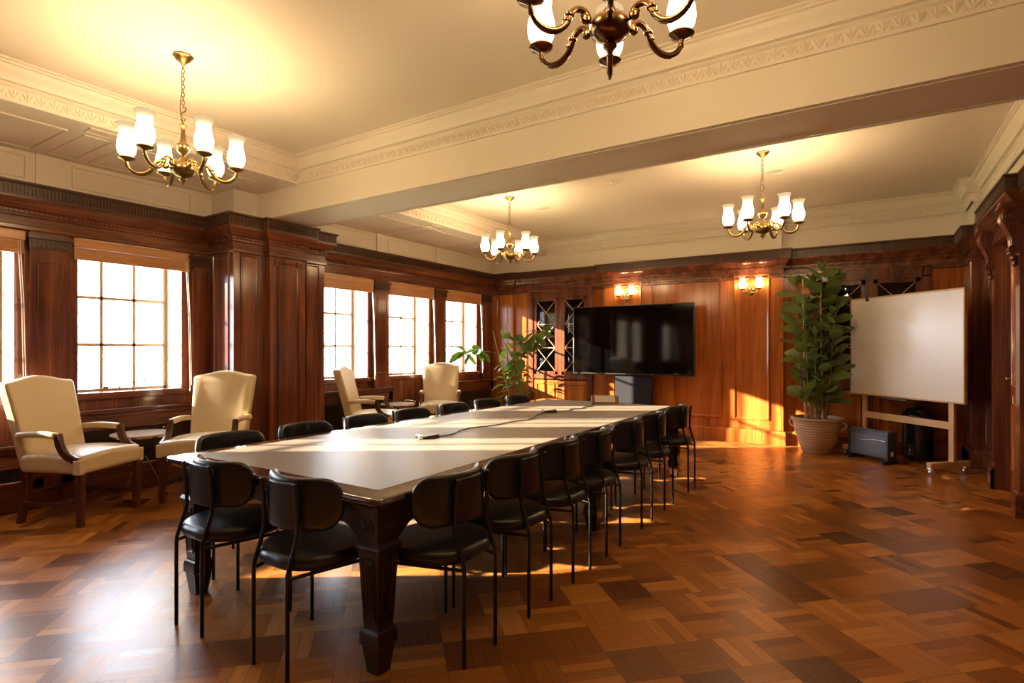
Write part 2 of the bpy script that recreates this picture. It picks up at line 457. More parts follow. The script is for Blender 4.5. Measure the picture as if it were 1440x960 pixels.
mb.build('wall_upper', 'paint', kind='structure', smooth=0)
mb = MB()
mb.box(.98, 8.15, 0, 1.5, 9.2, ZW); mb.box(1.09, 7.19, 0, 1.5, 8.15, ZW)
mb.box(1.015, 7.05, 0, 1.5, 7.19, ZW); mb.box(1.015, 5.975, 0, 1.5, 6.12, ZW); mb.box(1.015, 6.12, 2.36, 1.5, 7.05, ZW)
mb.box(1.10, YR, 0, 1.5, 5.975, ZW); mb.box(1.16, 6.12, 0, 1.5, 7.05, 2.4)
mb.build('wall_right', 'wz', kind='structure', smooth=0)
mb = MB(); mb.box(-6.1, YR - .2, 0, 1.5, YR, ZW)
for k in range(6): mb.ring(lambda a, z, o: (a, YR + o, z), -5.8 + k * 1.13, .35, -4.9 + k * 1.13, 2.42, .05, .02)
mb.build('wall_rear', 'wz', kind='structure', smooth=0)

# ------------------------------------------------------------------ panelling of the window wall
mb = MB()
mb.box(XM, YR, 2.36, XL, 8.74, ZW)                                       # frieze over the windows
mb.box(XM, YR, 0, -6.06, 8.74, .90)                                      # dado
edges = []
PILS = [-.62, .64, 1.91, 5.83, 7.15]
for c in PILS:
    mb.box(XM, c - .14, 0, -6.0, c + .14, 2.36)
    mb.box(-6.0, c - .16, .80, -5.985, c + .16, .90)
    mb.ring(lambda a, z, o: (-6.0 + o, a, z), c - .10, 1.0, c + .10, 2.10, .02, .004)
for y0, y1 in ((-2.45, -.60), (3.13, 3.32), (4.44, 4.63), (8.35, 8.70)): mb.box(XM, y0, 0, -6.0, y1, 2.36)
# window architraves between the pilasters
for c in WIN:
    for s_ in (-1, 1): mb.box(XM, c + s_ * WH, .93, -6.075, c + s_ * (WH + .06), 2.36)
    for s_ in (-1, 1): mb.box(XM, c + s_ * (WH + .06), .93, -6.05, c + s_ * (WH + .085), 2.36)
# pier (three stepped faces)
mb.box(-6.1, 3.30, 0, -5.55, 3.67, ZW); mb.box(-6.1, 3.67, 0, -5.48, 4.12, ZW); mb.box(-6.1, 4.12, 0, -5.57, 4.46, ZW)
mb.ring(lambda a, z, o: (a, 3.30 - o, z), -5.93, .95, -5.63, 2.36, .03, .012)
mb.ring(lambda a, z, o: (-5.55 + o, a, z), 3.37, .35, 3.58, 2.36, .03, .012)
mb.ring(lambda a, z, o: (-5.57 + o, a, z), 4.19, .35, 4.39, 2.36, .03, .012)
mb.ring(lambda a, z, o: (-5.48 + o, a, z), 3.76, .35, 4.04, 2.32, .03, .014)
for y in (3.765, 4.035): mb.box(-5.48, y - .035, 2.27, -5.455, y + .035, 2.34); mb.lathe([(.0, 0), (.02, .0), (.02, .02), (.008, .03)], (-5.455, y, 2.29), 10)
mb.build('trim_5', 'wz', kind='structure', smooth=0)
# carved capitals of the pilasters
mb = MB()
for c in PILS + [3.24, 8.47]:
    mb.box(-6.0, c - .15, 2.22, -5.985, c + .15, 2.30); mb.box(-6.0, c - .16, 2.30, -5.965, c + .16, 2.335)
    for k in range(9):
        for j in range(2): mb.ell((-5.983, c - .128 + k * .032, 2.24 + j * .037), (.007, .014, .016), 6, 4)
mb.build('trim_6', 'dark', kind='structure')

# entablature round the room: polished ogee and frieze, darker reeded band above
lower = [(0, 2.36), (.012, 2.362), (.018, 2.372), (.018, 2.40), (.006, 2.408), (.004, 2.475), (.02, 2.48), (.022, 2.497), (.026, 2.50), (.03, 2.527), (.04, 2.535), (.05, 2.54), (.058, 2.56), (.08, 2.585), (.098, 2.60), (.104, 2.615), (.104, 2.622)]
upper = [(.104, 2.622), (.108, 2.622), (.108, 2.632), (.104, 2.634), (.104, 2.722), (.112, 2.726), (.12, 2.735), (.12, 2.75), (-.02, 2.751)]
mb = MB(); sweep(mb, lower, LP)
for p, d, n in along(LP, .034, .01):
    q = p + n * .03; mb.add([(q.x + d.x * a + n.x * o, q.y + d.y * a + n.y * o, z) for z in (2.503, 2.524) for a, o in ((-.009, -.006), (.009, -.006), (.009, .010), (-.009, .010))],
                            [(0, 1, 2, 3), (7, 6, 5, 4), (0, 4, 5, 1), (1, 5, 6, 2), (2, 6, 7, 3), (3, 7, 4, 0)])
mb.build('trim_7', 'wy', kind='structure', smooth=30)
mb = MB(); sweep(mb, upper, LP)
for p, d, n in along([(a[0], a[1]) for a in LP], .026, -.09):
    q = p + n * .104; mb.add([(q.x + d.x * a + n.x * o, q.y + d.y * a + n.y * o, z) for z in (2.638, 2.718) for a, o in ((-.007, -.004), (.007, -.004), (.004, .008), (-.004, .008))],
                             [(0, 1, 2, 3), (7, 6, 5, 4), (0, 4, 5, 1), (1, 5, 6, 2), (2, 6, 7, 3), (3, 7, 4, 0)])
mb.build('trim_8', 'dark', kind='structure', smooth=30)

# skirting
sk = [(0, 0), (.03, 0), (.03, .17), (.022, .19), (.012, .20), (0, .205)]
mb = MB(); sweep(mb, sk, [(XL - .04, YR), (XL - .04, 3.30), (-5.55, 3.30), (-5.55, 3.67), (-5.48, 3.67), (-5.48, 4.12), (-5.57, 4.12), (-5.57, 4.46), (XL - .04, 4.46), (XL - .04, 8.68)])
mb.build('baseboard_left', 'wy', kind='structure')
mb = MB(); sweep(mb, sk, [(-6.02, 8.68), (-5.55, 8.68), (-5.55, 8.74), (-5.18, 8.74)]); sweep(mb, sk, [(-4.02, 8.74), (-3.72, 8.74), (-3.72, 8.64), (-1.02, 8.64), (-1.02, 8.74), (-.6, 8.74)]); sweep(mb, sk, [(.6, 8.74), (.98, 8.74), (.98, 8.15)])
mb.build('baseboard_back', 'hz', kind='structure')
mb = MB(); sweep(mb, sk, [(.98, 8.74), (.98, 8.15), (1.09, 8.15), (1.09, 7.19), (1.015, 7.19), (1.015, 7.05)]); sweep(mb, sk, [(1.015, 6.12), (1.015, 5.975), (1.10, 5.975), (1.10, YR)])
mb.build('baseboard_right', 'wy', kind='structure')

# panel mouldings on the chimney breast and side walls
mb = MB(); fb = lambda y: (lambda a, z, o: (a, y - o, z))
for x0, x1 in ((-3.55, -3.07), (-2.92, -1.85), (-1.68, -1.19)): mb.ring(fb(8.64), x0, .33, x1, 2.43, .04, .018)
mb.ring(fb(8.68), -5.92, .35, -5.66, 2.3, .035, .015)
mb.build('trim_9', 'hz', kind='structure', smooth=20)
mb = MB(); fr_ = lambda x: (lambda a, z, o: (x - o, a, z))
mb.ring(fr_(.98), 8.22, .35, 8.6, 2.36, .03, .012); mb.ring(fr_(1.09), 7.32, .95, 8.02, 2.36, .04, .015); mb.ring(fr_(1.09), 7.32, .30, 8.02, .82, .04, .015)
for k in range(6): mb.ring(fr_(1.10), 4.9 - k * 1.4, .95, 5.9 - k * 1.4, 2.36, .04, .015); mb.ring(fr_(1.10), 4.9 - k * 1.4, .30, 5.9 - k * 1.4, .82, .04, .015)
mb.build('trim_10', 'wz', kind='structure', smooth=20)

# ------------------------------------------------------------------ windows
for i, c in enumerate(WIN):
    r = empty('window_%d' % (i + 1), (-6.41, c, .93), kind='structure')
    mb = MB(); W2 = WH
    mb.box(-.025, -W2, 0, .025, -W2 + .035, 1.415); mb.box(-.025, W2 - .035, 0, .025, W2, 1.415)
    mb.box(-.025, -W2, 0, .025, W2, .035); mb.box(-.025, -W2, 1.38, .025, W2, 1.415)
    mb.build('window_frame', 'metal_w', r, bevel=.004)
    mb = MB()
    for k in (1, 2): y = -W2 + .02 + k * (2 * W2 - .04) / 3; mb.box(-.012, y - .014, .03, .012, y + .014, 1.39)
    for z in (.468, .928): mb.box(-.012, -W2 + .03, z - .014, .012, W2 - .03, z + .014)
    mb.build('glazing_bars', 'metal_w', r)
    mb = MB(); mb.box(-.003, -W2 + .03, .03, .003, W2 - .03, 1.39); mb.build('window_pane', 'glass', r, smooth=0)
    mb = MB(); mb.box(.02, -W2, -.02, .37, W2, .012); mb.box(.31, -W2 - .06, -.045, .375, W2 + .06, .02)
    mb.build('window_sill', 'wy', r, bevel=.006)
    mb = MB(); mb.tube([(.03, -.13, .05), (.045, -.05, .055), (.05, .22, .10)], .005, 6); mb.ell((.05, .23, .102), (.01, .012, .01)); mb.cbox((.035, -.12, .045), (.02, .05, .02)); mb.cbox((.035, .0, .04), (.02, .02, .02))
    mb.build('window_stay', 'brass', r)
    # daylight portal in the opening
    ld = bpy.data.lights.new('portal', 'AREA'); ld.shape = 'RECTANGLE'; ld.size = 1.38; ld.size_y = .88; ld.cycles.is_portal = True
    lo = bpy.data.objects.new('portal', ld); col.objects.link(lo); lo.location = (-6.46, c, 1.63); lo.rotation_euler = (0, R(-90), 0)

# blinds
def blind(c, lab, cord):
    r = empty('window_blind', (-6.03, c, 2.15), label=lab, cat='blind', group=None)
    mb = MB(); mb.box(-.02, -.51, .125, .03, .51, .205); mb.build('headrail', 'blind', r, bevel=.005)
    mb = MB()
    for k in range(7): mb.rbox((.020, .505, .0075), .003, (lambda k: lambda p: (p.x + .002, p.y, p.z + .022 + k * .0155))(k), 2, 1)
    mb.build('stacked_slats', 'blind', r)
    mb = MB()
    if cord:
        for dy, zb in ((.46, -1.2), (.475, -1.17)): mb.tube([(.03, dy, .12), (.045, dy + .02, -.4), (.06, dy + .03, zb)], .003, 5)
        mb.ell((.06, .49, -1.22), (.008, .008, .022)); mb.build('pull_cord', 'white', r)
BL = ['raised brown wooden blind over the window behind the camera', 'raised brown wooden blind on the window just outside the left of the picture',
      'raised brown wooden blind over the window cut off by the left edge', 'raised brown wooden blind over the wide window behind the small side table',
      'raised brown wooden blind on the window right after the big panelled pier', 'raised brown wooden blind on the middle window of the far bay', 'raised brown wooden blind on the last window before the far corner']
for i, c in enumerate(WIN): blind(c, BL[i], i >= 2)

# radiator casings under the windows
def casing(y0, y1, h, lab):
    cy = (y0 + y1) / 2; L = (y1 - y0) / 2
    r = empty('radiator_cover', (-6.0, cy, 0), label=lab, cat='radiator cover')
    mb = MB(); mb.box(-.055, -L, 0, .03, L, h - .04); mb.box(.03, -L, 0, .05, -L + .08, h - .04); mb.box(.03, L - .08, 0, .05, L, h - .04)
    mb.box(.03, -L, 0, .05, L, .26); mb.box(.03, -L, h - .2, .05, L, h - .04); mb.box(.05, -L, .0, .06, L, .18)
    mb.ring(lambda a, z, o: (.05 + o, a, z), -L + .06, .24, L - .06, h - .18, .02, .01)
    mb.build('casing_body', 'wy', r, bevel=.003)
    mb = MB(); mb.rbox((.07, L + .015, .02), .01, lambda p: (p.x + .01, p.y, p.z + h - .02), 2, 1); mb.rbox((.045, L + .005, .018), .008, lambda p: (p.x + .02, p.y, p.z + h - .057), 2, 1)
    mb.build('ledge', 'wy', r)
    mb = MB(); z0, z1 = .27, h - .21; ny = int((2 * L - .18) / .028); nz = max(3, int((z1 - z0) / .028))
    for k in range(ny + 1): y = -L + .09 + k * (2 * L - .18) / ny; mb.box(.034, y - .006, z0, .042, y + .006, z1)
    for k in range(nz + 1): z = z0 + k * (z1 - z0) / nz; mb.box(.033, -L + .09, z - .006, .041, L - .09, z + .006)
    mb.box(.031, -L + .3, z0 + (z1 - z0) * .45, .043, -L + .75, z0 + (z1 - z0) * .62)
    mb.build('grille', 'vent', r, smooth=0)
casing(1.98, 3.27, .80, 'polished wood radiator cover with iron grille behind the round side table by the near armchairs')
casing(.62, 1.85, .56, 'low reddish wood radiator cover at the left edge behind the first armchair')
casing(4.52, 6.0, .80, 'wood radiator cover with thick ledge right of the big pier, behind the side-on armchair')
casing(7.42, 8.62, .80, 'wood radiator cover under the last window beside the rubber plant in the far corner')

# ------------------------------------------------------------------ door on the right with consoles
d = empty('door_1', (1.13, 6.585, 0), kind='structure')
mb = MB(); mb.box(0, -.44, .01, .04, .44, 2.32)
f = lambda a, z, o: (-o, a, z)
for a0, a1 in ((-.36, -.04), (.04, .36)):
    mb.ring(f, a0, .2, a1, .85, .035, .014); mb.ring(f, a0, 1.0, a1, 2.2, .035, .014)
mb.build('door_leaf', 'hz', d, smooth=20)
mb = MB(); mb.box(-.03, -.47, 0, .02, -.43, 2.34); mb.box(-.03, .43, 0, .02, .47, 2.34); mb.box(-.03, -.47, 2.31, .02, .47, 2.37)
for k in range(110): mb.ell((-.032, -.45, .04 + k * .0205), (.006, .008, .009), 5, 4)
mb.build('door_frame', 'wz', d, smooth=30)
mb = MB(); mb.box(-.008, .33, 1.20, 0, .40, 1.52); mb.box(-.01, .335, 1.0, 0, .395, 1.14); mb.tube([(0, .365, 1.08), (-.05, .365, 1.08), (-.055, .33, 1.08), (-.055, .25, 1.08)], .009, 8)
mb.box(-.006, .34, .55, 0, .375, .92); mb.build('door_handle', 'gold', d, bevel=.003)

def spiral(cx, cz, r0, turns, start, sg=1, n=40, grow=.12):
    return [(cx + (r0 * (1 - (1 - grow) * k / n)) * math.cos(start + sg * turns * 2 * PI * k / n), cz + (r0 * (1 - (1 - grow) * k / n)) * math.sin(start + sg * turns * 2 * PI * k / n)) for k in range(n + 1)]
def console(y):
    r = empty('trim_%d' % (11 if y > 6.5 else 12), (1.015, y, 0), kind='structure')
    mb = MB(); W = .055
    # body outline in (out, z): big volute on top, small one below, reversed curve between
    body = [(0, 2.50), (.11, 2.50)] + [(.055 + .06 * math.cos(R(a)), 2.44 + .06 * math.sin(R(a))) for a in range(60, -50, -15)] + [(.075, 2.36), (.045, 2.28), (.035, 2.22)] + \
           [(.035 + .033 * math.cos(R(a)), 2.165 + .035 * math.sin(R(a))) for a in range(70, -100, -20)] + [(0, 2.13)]
    mb.prism(body, lambda a, z, d_: (-a, d_, z), -W, W)
    mb.build('console_body', 'wz', r, smooth=40)
    mb = MB()
    for s_ in (-1, 1):
        for cx, cz, rr, tn in ((.055, 2.435, .052, 2.2), (.036, 2.165, .03, 1.6)):
            mb.tube([(-x, s_ * (W + .002), z) for x, z in spiral(cx, cz, rr, tn, R(80), -1)], .0065, 6)
            mb.ell((-cx, s_ * W, cz), (.012, .012, .012))
        mb.tube([(-.104, s_ * W, 2.40), (-.078, s_ * W, 2.34), (-.05, s_ * W, 2.27), (-.045, s_ * W, 2.21)], .007, 6, smooth=1)
    mb.ell((-.03, 0, 2.10), (.025, .04, .03)); mb.ell((-.02, 0, 2.06), (.018, .028, .035))
    for k in (-1, 0, 1): mb.tube([(-.118, k * .03, 2.44), (-.108, k * .03, 2.39), (-.082, k * .03, 2.34), (-.052, k * .03, 2.26), (-.045, k * .03, 2.2)], .008, 6, smooth=1)
    mb.build('scrolls', 'wz', r)
    mb = MB(); mb.box(-.13, -.075, 2.50, 0, .075, 2.53); mb.box(-.12, -.065, 2.53, 0, .065, 2.56); mb.build('console_cap', 'wy', r, bevel=.004)
console(7.12); console(6.045)

# ------------------------------------------------------------------ glazed bookcases let into the back wall
def bookcase(cx, hw, lab):
    r = empty('bookcase', (cx, 8.74, 0), label=lab, cat='bookcase')
    mb = MB(); hw -= .004
    mb.box(-hw, .02, .0, -hw + .02, .35, 2.33); mb.box(hw - .02, .02, 0, hw, .35, 2.33); mb.box(-hw, .33, 0, hw, .35, 2.33); mb.box(-hw, .02, 2.31, hw, .35, 2.33); mb.box(-hw, .02, 0, hw, .35, .03); mb.box(-hw, .03, .86, hw, .35, .89)
    mb.build('carcass', 'void', r, smooth=0)
    mb = MB()
    for z in (1.3, 1.75): mb.box(-hw + .02, .06, z, hw - .02, .33, z + .02)
    mb.build('shelf', 'wx', r)
    mb = MB()                                     # eared architrave with a pulvinated top rail
    e = .07
    mb.box(-hw - e, -.035, 0, -hw + .02, .02, 2.40); mb.box(hw - .02, -.035, 0, hw + e, .02, 2.40)
    mb.box(-hw - e, -.035, 2.27, hw + e, .02, 2.40); mb.box(-hw - e - .01, -.05, 2.395, hw + e + .01, .0, 2.42)
    for s_ in (-1, 1): mb.box(s_ * (hw + .0), -.045, 2.29, s_ * (hw + e - .005), -.03, 2.385)
    k = -hw + .03
    while k < hw - .03: mb.box(k, -.042, 2.30, k + .012, -.033, 2.37); k += .026
    mb.box(-.035, -.02, .0, .035, .02, 2.3); mb.box(-hw, -.025, .82, hw, .02, .90)
    mb.build('face_frame', 'wz', r, bevel=.003)
    for s_ in (-1, 1):
        x0, x1 = sorted((s_ * .04, s_ * (hw - .03)))
        dr = empty('glazed_door', (0, 0, 0)); dr.parent = r
        mb = MB(); st = .055; z0, z1 = .905, 2.265
        mb.box(x0, -.02, z0, x0 + st, .012, z1); mb.box(x1 - st, -.02, z0, x1, .012, z1); mb.box(x0, -.02, z0, x1, .012, z0 + st); mb.box(x0, -.02, z1 - st, x1, .012, z1)
        mb.build('door_rail', 'wz', dr, bevel=.003)
        mb = MB(); a0, a1 = x0 + st, x1 - st; b0, b1 = z0 + st, z1 - st; n = 3
        for q in range(n):
            c0 = b0 + (b1 - b0) * q / n; c1 = b0 + (b1 - b0) * (q + 1) / n
            mb.tube([(a0, -.006, c0), (a1, -.006, c1)], .0055, 4); mb.tube([(a1, -.006, c0), (a0, -.006, c1)], .0055, 4)
            if q: mb.box(a0, -.012, c0 - .007, a1, 0, c0 + .007)
        mb.build('lattice_bars', 'blind', dr)  # mahogany bars; sunlight on them is put into the lighter wood colour
        mb = MB(); mb.box(a0 - .01, .002, b0 - .01, a1 + .01, .006, b1 + .01); mb.build('glass_pane', 'cglass', dr, smooth=0)
        mb = MB(); mb.box(x0, -.02, .16, x1, .012, .80); mb.ring(fb(-.02), x0 + .05, .21, x1 - .05, .75, .035, .014); mb.build('cupboard_door', 'hz', r, smooth=20)
    mb = MB(); mb.box(-hw - e, -.05, 0, hw + e, .0, .15); mb.build('plinth', 'wx', r, bevel=.004)
bookcase(-4.60, .56, 'glazed bookcase with crossed lattice doors built in left of the television')
bookcase(0, .58, 'glazed bookcase with crossed lattice doors built in behind the tall plant and whiteboard')

# ------------------------------------------------------------------ conference table
TX0, TX1, TY0, TY1 = -3.37, -1.662, 1.592, 6.0
t = empty('conference_table', ((TX0 + TX1) / 2, (TY0 + TY1) / 2, 0), label='long dark conference table with grey-brown leather top in the middle of the room', cat='table')
hx, hy = (TX1 - TX0) / 2, (TY1 - TY0) / 2
def chamfer(ins, c):
    a, b = hx - ins, hy - ins
    return [(a - c, -b), (a - c * .35, -b + c * .12), (a - c * .12, -b + c * .35), (a, -b + c), (a, b - c), (a - c * .12, b - c * .35), (a - c * .35, b - c * .12), (a - c, b),
            (-a + c, b), (-a + c * .35, b - c * .12), (-a + c * .12, b - c * .35), (-a, b - c), (-a, -b + c), (-a + c * .12, -b + c * .35), (-a + c * .35, -b + c * .12), (-a + c, -b)]
mb = MB(); C0 = .05
mb.loft([[(x, y, z) for x, y in chamfer(i, C0)] for i, z in ((.05, .695), (.02, .70), (.012, .715), (.0, .722), (.0, .742), (.004, .748), (.012, .75))], True)
mb.build('table_border', 'tw', t, smooth=50); M['tw'].node_tree.nodes['Principled BSDF'].inputs['Coat IOR'].default_value = 2.2
mb = MB(); mb.loft([[(x, y, z) for x, y in chamfer(i, .015)] for i, z in ((.115, .7475), (.115, .7508), (.117, .7515))], True); mb.build('writing_surface', 'inlay', t, smooth=0)
mb = MB()
for x in (-hx + .07, hx - .09): mb.box(x, -hy + .1, .60, x + .02, hy - .1, .70)
for y in (-hy + .07, hy - .09): mb.box(-hx + .1, y, .60, hx - .1, y + .02, .70)
for s_ in (-1, 1):                                # shaped brackets beside the end legs
    for yy in (-hy + .075, hy - .085):
        mb.prism([(hx - .17, .60), (hx - .30, .60), (hx - .26, .585), (hx - .21, .55), (hx - .17, .52)], lambda a, z, d_: (s_ * a, d_, z), yy, yy + .012)
    for xx in (-1, 1):
        mb.prism([(hy - .17, .60), (hy - .30, .60), (hy - .26, .585), (hy - .21, .55), (hy - .17, .52)], lambda a, z, d_: (d_, s_ * a, z), xx * (hx - .085), xx * (hx - .073))
mb.build('apron', 'tlz', t, smooth=30)
def sq(hw, z):
    hw *= .92
    return [(-hw, -hw, z), (hw, -hw, z), (hw, hw, z), (-hw, hw, z)]
def table_leg():
    mb = MB()
    mb.loft([sq(*q) for q in ((.036, 0), (.043, .05), (.050, .10), (.052, .115), (.060, .122), (.060, .165), (.056, .18), (.048, .188), (.046, .20), (.048, .215), (.063, .50), (.064, .515), (.072, .52), (.074, .532), (.068, .545), (.062, .55), (.062, .70))])
    for ax in range(4):
        mb.X = Matrix.Rotation(ax * PI / 2, 4, 'Z')
        f2 = lambda a, z, o: (a * (1 + (z - .35) * .45), -(.0442 + (z - .215) * .0484) - o, z)
        mb.ring(f2, -.034, .235, .034, .49, .008, .006)
        for a in (-.014, 0, .014): mb.prism([(a - .003, .26), (a + .003, .26), (a + .003, .46), (a - .003, .46)], f2, -.002, .004)
        mb.lathe([(.030, 0), (.031, .006), (.024, .009), (.022, .004)], (0, 0, 0), 16) if False else None
        for k in range(8): mb.ell((.024 * math.cos(k * PI / 4), -.058, .625 + .024 * math.sin(k * PI / 4)), (.010, .006, .010), 6, 4)
        mb.ell((0, -.059, .625), (.012, .010, .012), 8, 5)
        mb.X = None
    return mb
lg = table_leg().build('leg', 'tlz', t, smooth=30); lg.location = (hx - .085, -hy + .085, 0)
for x, y in ((-hx + .21, -hy + .085), (hx - .085, 3.85 - (TY0 + TY1) / 2), (-hx + .30, 4.06 - (TY0 + TY1) / 2), (hx - .085, hy - .085), (-hx + .085, hy - .085)):
    c = lg.copy(); col.objects.link(c); c.location = (x, y, 0); c.parent = t

# ------------------------------------------------------------------ black chairs
def chair():
    r = empty('dining_chair', cat='chair')
    mb = MB()
    so_ = lambda s_, o, q: (s_ * (1 - .10 * max(0, -q / .25)), q + .035, .465 + o)
    mb.pad(.48, .46, .19, .065, so_, .012, edge=.03); mb.build('seat', 'leather', r, 60)
    Rc = .26; yc = .13                                  # backrest bends round the sitter
    def bend(s_, o, q, off=0):
        th = s_ / Rc; rr = Rc - o + off; return (rr * math.sin(th), yc - rr * math.cos(th), .70 + q)
    mb = MB(); mb.pad(.55, .225, .095, .036, lambda s_, o, q: bend(s_, o, q), .0, edge=.017); mb.build('backrest', 'leather', r, 60)
    mb = MB(); mb.pad(.212, .195, .04, .014, lambda s_, o, q: (s_, -.155 + (s_ * s_) * 1.6 - o, .695 + q), .0, edge=.006); mb.build('back_shell', 'leather', r, 60)
    for s_ in (-1, 1):
        mb = MB(); mb.tube([(s_ * .117, -.2, 0), (s_ * .117, -.2, .40), (s_ * .116, -.197, .44), (s_ * .115, -.155, .56), (s_ * .114, -.150, .60), (s_ * .114, -.155, .70), (s_ * .114, -.165, .795)], .0095, 8, smooth=1)
        mb.ell((s_ * .114, -.165, .795), (.0095, .0095, .006), 8, 4)
        for z in (.65, .74): mb.tube([(s_ * .114, -.157, z), (s_ * .10, -.135, z)], .006, 6)
        mb.build('rear_leg', 'blackm', r, 60)
        mb = MB(); mb.tube([(s_ * .235, .19, 0), (s_ * .235, .19, .425)], .0095, 8); mb.build('front_leg', 'blackm', r, 60)
        mb = MB(); mb.tube([(s_ * .117, -.2, .415), (s_ * .235, .19, .418)], .0085, 8); mb.build('side_rail', 'blackm', r, 60)
    mb = MB(); mb.tube([(-.235, .19, .418), (.235, .19, .418)], .0085, 8); mb.tube([(-.165, -.04, .42), (.165, -.04, .42)], .008, 8); mb.build('cross_rail', 'blackm', r, 60)
    return r
proto = chair()
YRt = [1.999, 2.533, 3.031, 3.521, 4.187, 4.749, 5.472]
YLt = [2.05, 2.62, 3.20, 3.76, 4.36, 4.93, 5.55]
ordn = ['first', 'second', 'third', 'fourth', 'fifth', 'sixth', 'seventh']
CH = [((-2.765, 1.62), 0, 'black leather chair at the near end of the table, in front of its left corner'),
      ((-2.12, 1.62), 0, 'black leather chair at the near end of the table, beside the front carved leg')]
for k, y in enumerate(YRt): CH.append(((-1.65, y), R(90), '%s black leather chair from the camera along the right side of the table' % ordn[k] if k < 6 else 'farthest black leather chair on the right side of the table, near the sunlit wall'))
for k, y in enumerate(YLt): CH.append(((-3.45, y), R(-90), '%s black leather chair from the camera along the window side of the table' % ordn[k] if k < 6 else 'farthest black leather chair on the window side, in front of the corner plant'))
for k, ((x, y), rz, lab) in enumerate(CH):
    o = proto if k == 0 else copy_tree(proto)
    o.location = (x, y, 0); o.rotation_euler = (0, 0, rz); tag(o, lab, 'chair', 'black leather chairs round the conference table')

# ------------------------------------------------------------------ cream armchairs
def armchair():
    r = empty('armchair', cat='armchair')
    mb = MB()
    def seatf(p):
        y = p.y; wd = 1 - .12 * max(0, (.27 - y)) ; bul = .022 * (1 - (p.x / .31) ** 2) * (1 if p.z > 0 else 0) + (.015 * math.sin((y + .28) * 5.5) if p.z > 0 else 0)
        return (p.x * wd, p.y, p.z + .455 + bul)
    mb.rbox((.315, .295, .065), .035, seatf, 4, 8); mb.build('seat', 'cream', r, 60)
    mb = MB()
    def backf(p):
        t_ = (p.z + .34) / .68
        wd = .90 + .12 * t_
        hump = .022 * math.cos(p.x / .30 * PI) * t_
        dish = .035 * (p.x / .3) ** 2 if p.y > 0 else 0
        return (p.x * wd, p.y - .265 - .16 * t_ - .02 * t_ * t_ + dish * .3, p.z + .76 + hump - .01 * t_)
    mb.rbox((.305, .05, .34), .03, backf, 4, 10); mb.build('backrest', 'cream', r, 60)
    for s_ in (-1, 1):
        mb = MB(); mb.rbox((.03, .18, .024), .018, lambda p: (p.x + s_ * (.305 - .0 * p.y), p.y - .11, p.z + .672 + .012 * math.sin((p.y + .18) * 8)), 3, 4); mb.build('arm_pad', 'cream', r, 60)
        mb = MB(); pts = [(.075, .685), (.085, .66), (.095, .61), (.125, .56), (.175, .52), (.235, .497), (.262, .49)]
        rings = []
        for k, (y, z) in enumerate(pts):
            a = pts[max(k - 1, 0)]; b = pts[min(k + 1, len(pts) - 1)]; dy, dz = b[0] - a[0], b[1] - a[1]; L = math.hypot(dy, dz); ny, nz = -dz / L, dy / L; h = .024
            rings.append([(s_ * .305 + q * .021, y + ny * h * e, z + nz * h * e) for q, e in ((-1, -1), (-.4, -1.15), (.4, -1.15), (1, -1), (1, 1), (.4, 1.2), (-.4, 1.2), (-1, 1))])
        mb.loft(rings); mb.build('arm_support', 'cw', r, 40)
        mb = MB(); mb.box(s_ * .305 - .026, .235, .392, s_ * .305 + .02 if s_ < 0 else s_ * .305 + .026, .297, .50); mb.build('rail_cap', 'cream', r, bevel=.006)
        for y, x, sp in ((.262, .285, 0), (-.255, .255, -.06)):
            mb = MB(); hw = .024
            def lq(dx, dy, z, h): return [(x * s_ + dx - h, y + dy - h, z), (x * s_ + dx, y + dy - h * 1.02, z), (x * s_ + dx + h, y + dy - h, z), (x * s_ + dx + h, y + dy + h, z), (x * s_ + dx - h, y + dy + h, z)]
            mb.loft([lq(0, sp, 0, .022), lq(0, sp * .5, .12, .023), lq(0, 0, .26, .025), lq(0, 0, .40, .026)]); mb.build('leg', 'cw', r, 30, bevel=.003)
        mb = MB(); mb.box(s_ * .27 - .010, -.27, .135, s_ * .27 + .010, .262, .165); mb.build('stretcher', 'cw', r, 30)
    mb = MB(); mb.box(-.27, -.015, .135, .27, .005, .165); mb.box(-.25, -.26, .20, .25, -.245, .23); mb.build('stretcher', 'cw', r, 30)
    return r
A = armchair()
for k, (x, y, rz, lab) in enumerate([(-5.40, 1.93, R(25 - 90), 'cream leather armchair at the far left, in front of the low radiator cover'),
                                     (-5.19, 2.83, R(-52 - 90), 'cream leather armchair against the big pier, right of the near side table'),
                                     (-5.40, 5.12, R(34 - 90), 'cream leather armchair seen from the side, just right of the big pier'),
                                     (-5.48, 6.52, R(-52 - 90), 'cream leather armchair facing the camera in front of the far bay windows')]):
    o = A if k == 0 else copy_tree(A); o.location = (x, y, 0); o.rotation_euler = (0, 0, rz); o.scale = (.93, .96, 1.025); tag(o, lab, 'armchair', 'cream armchairs along the windows')

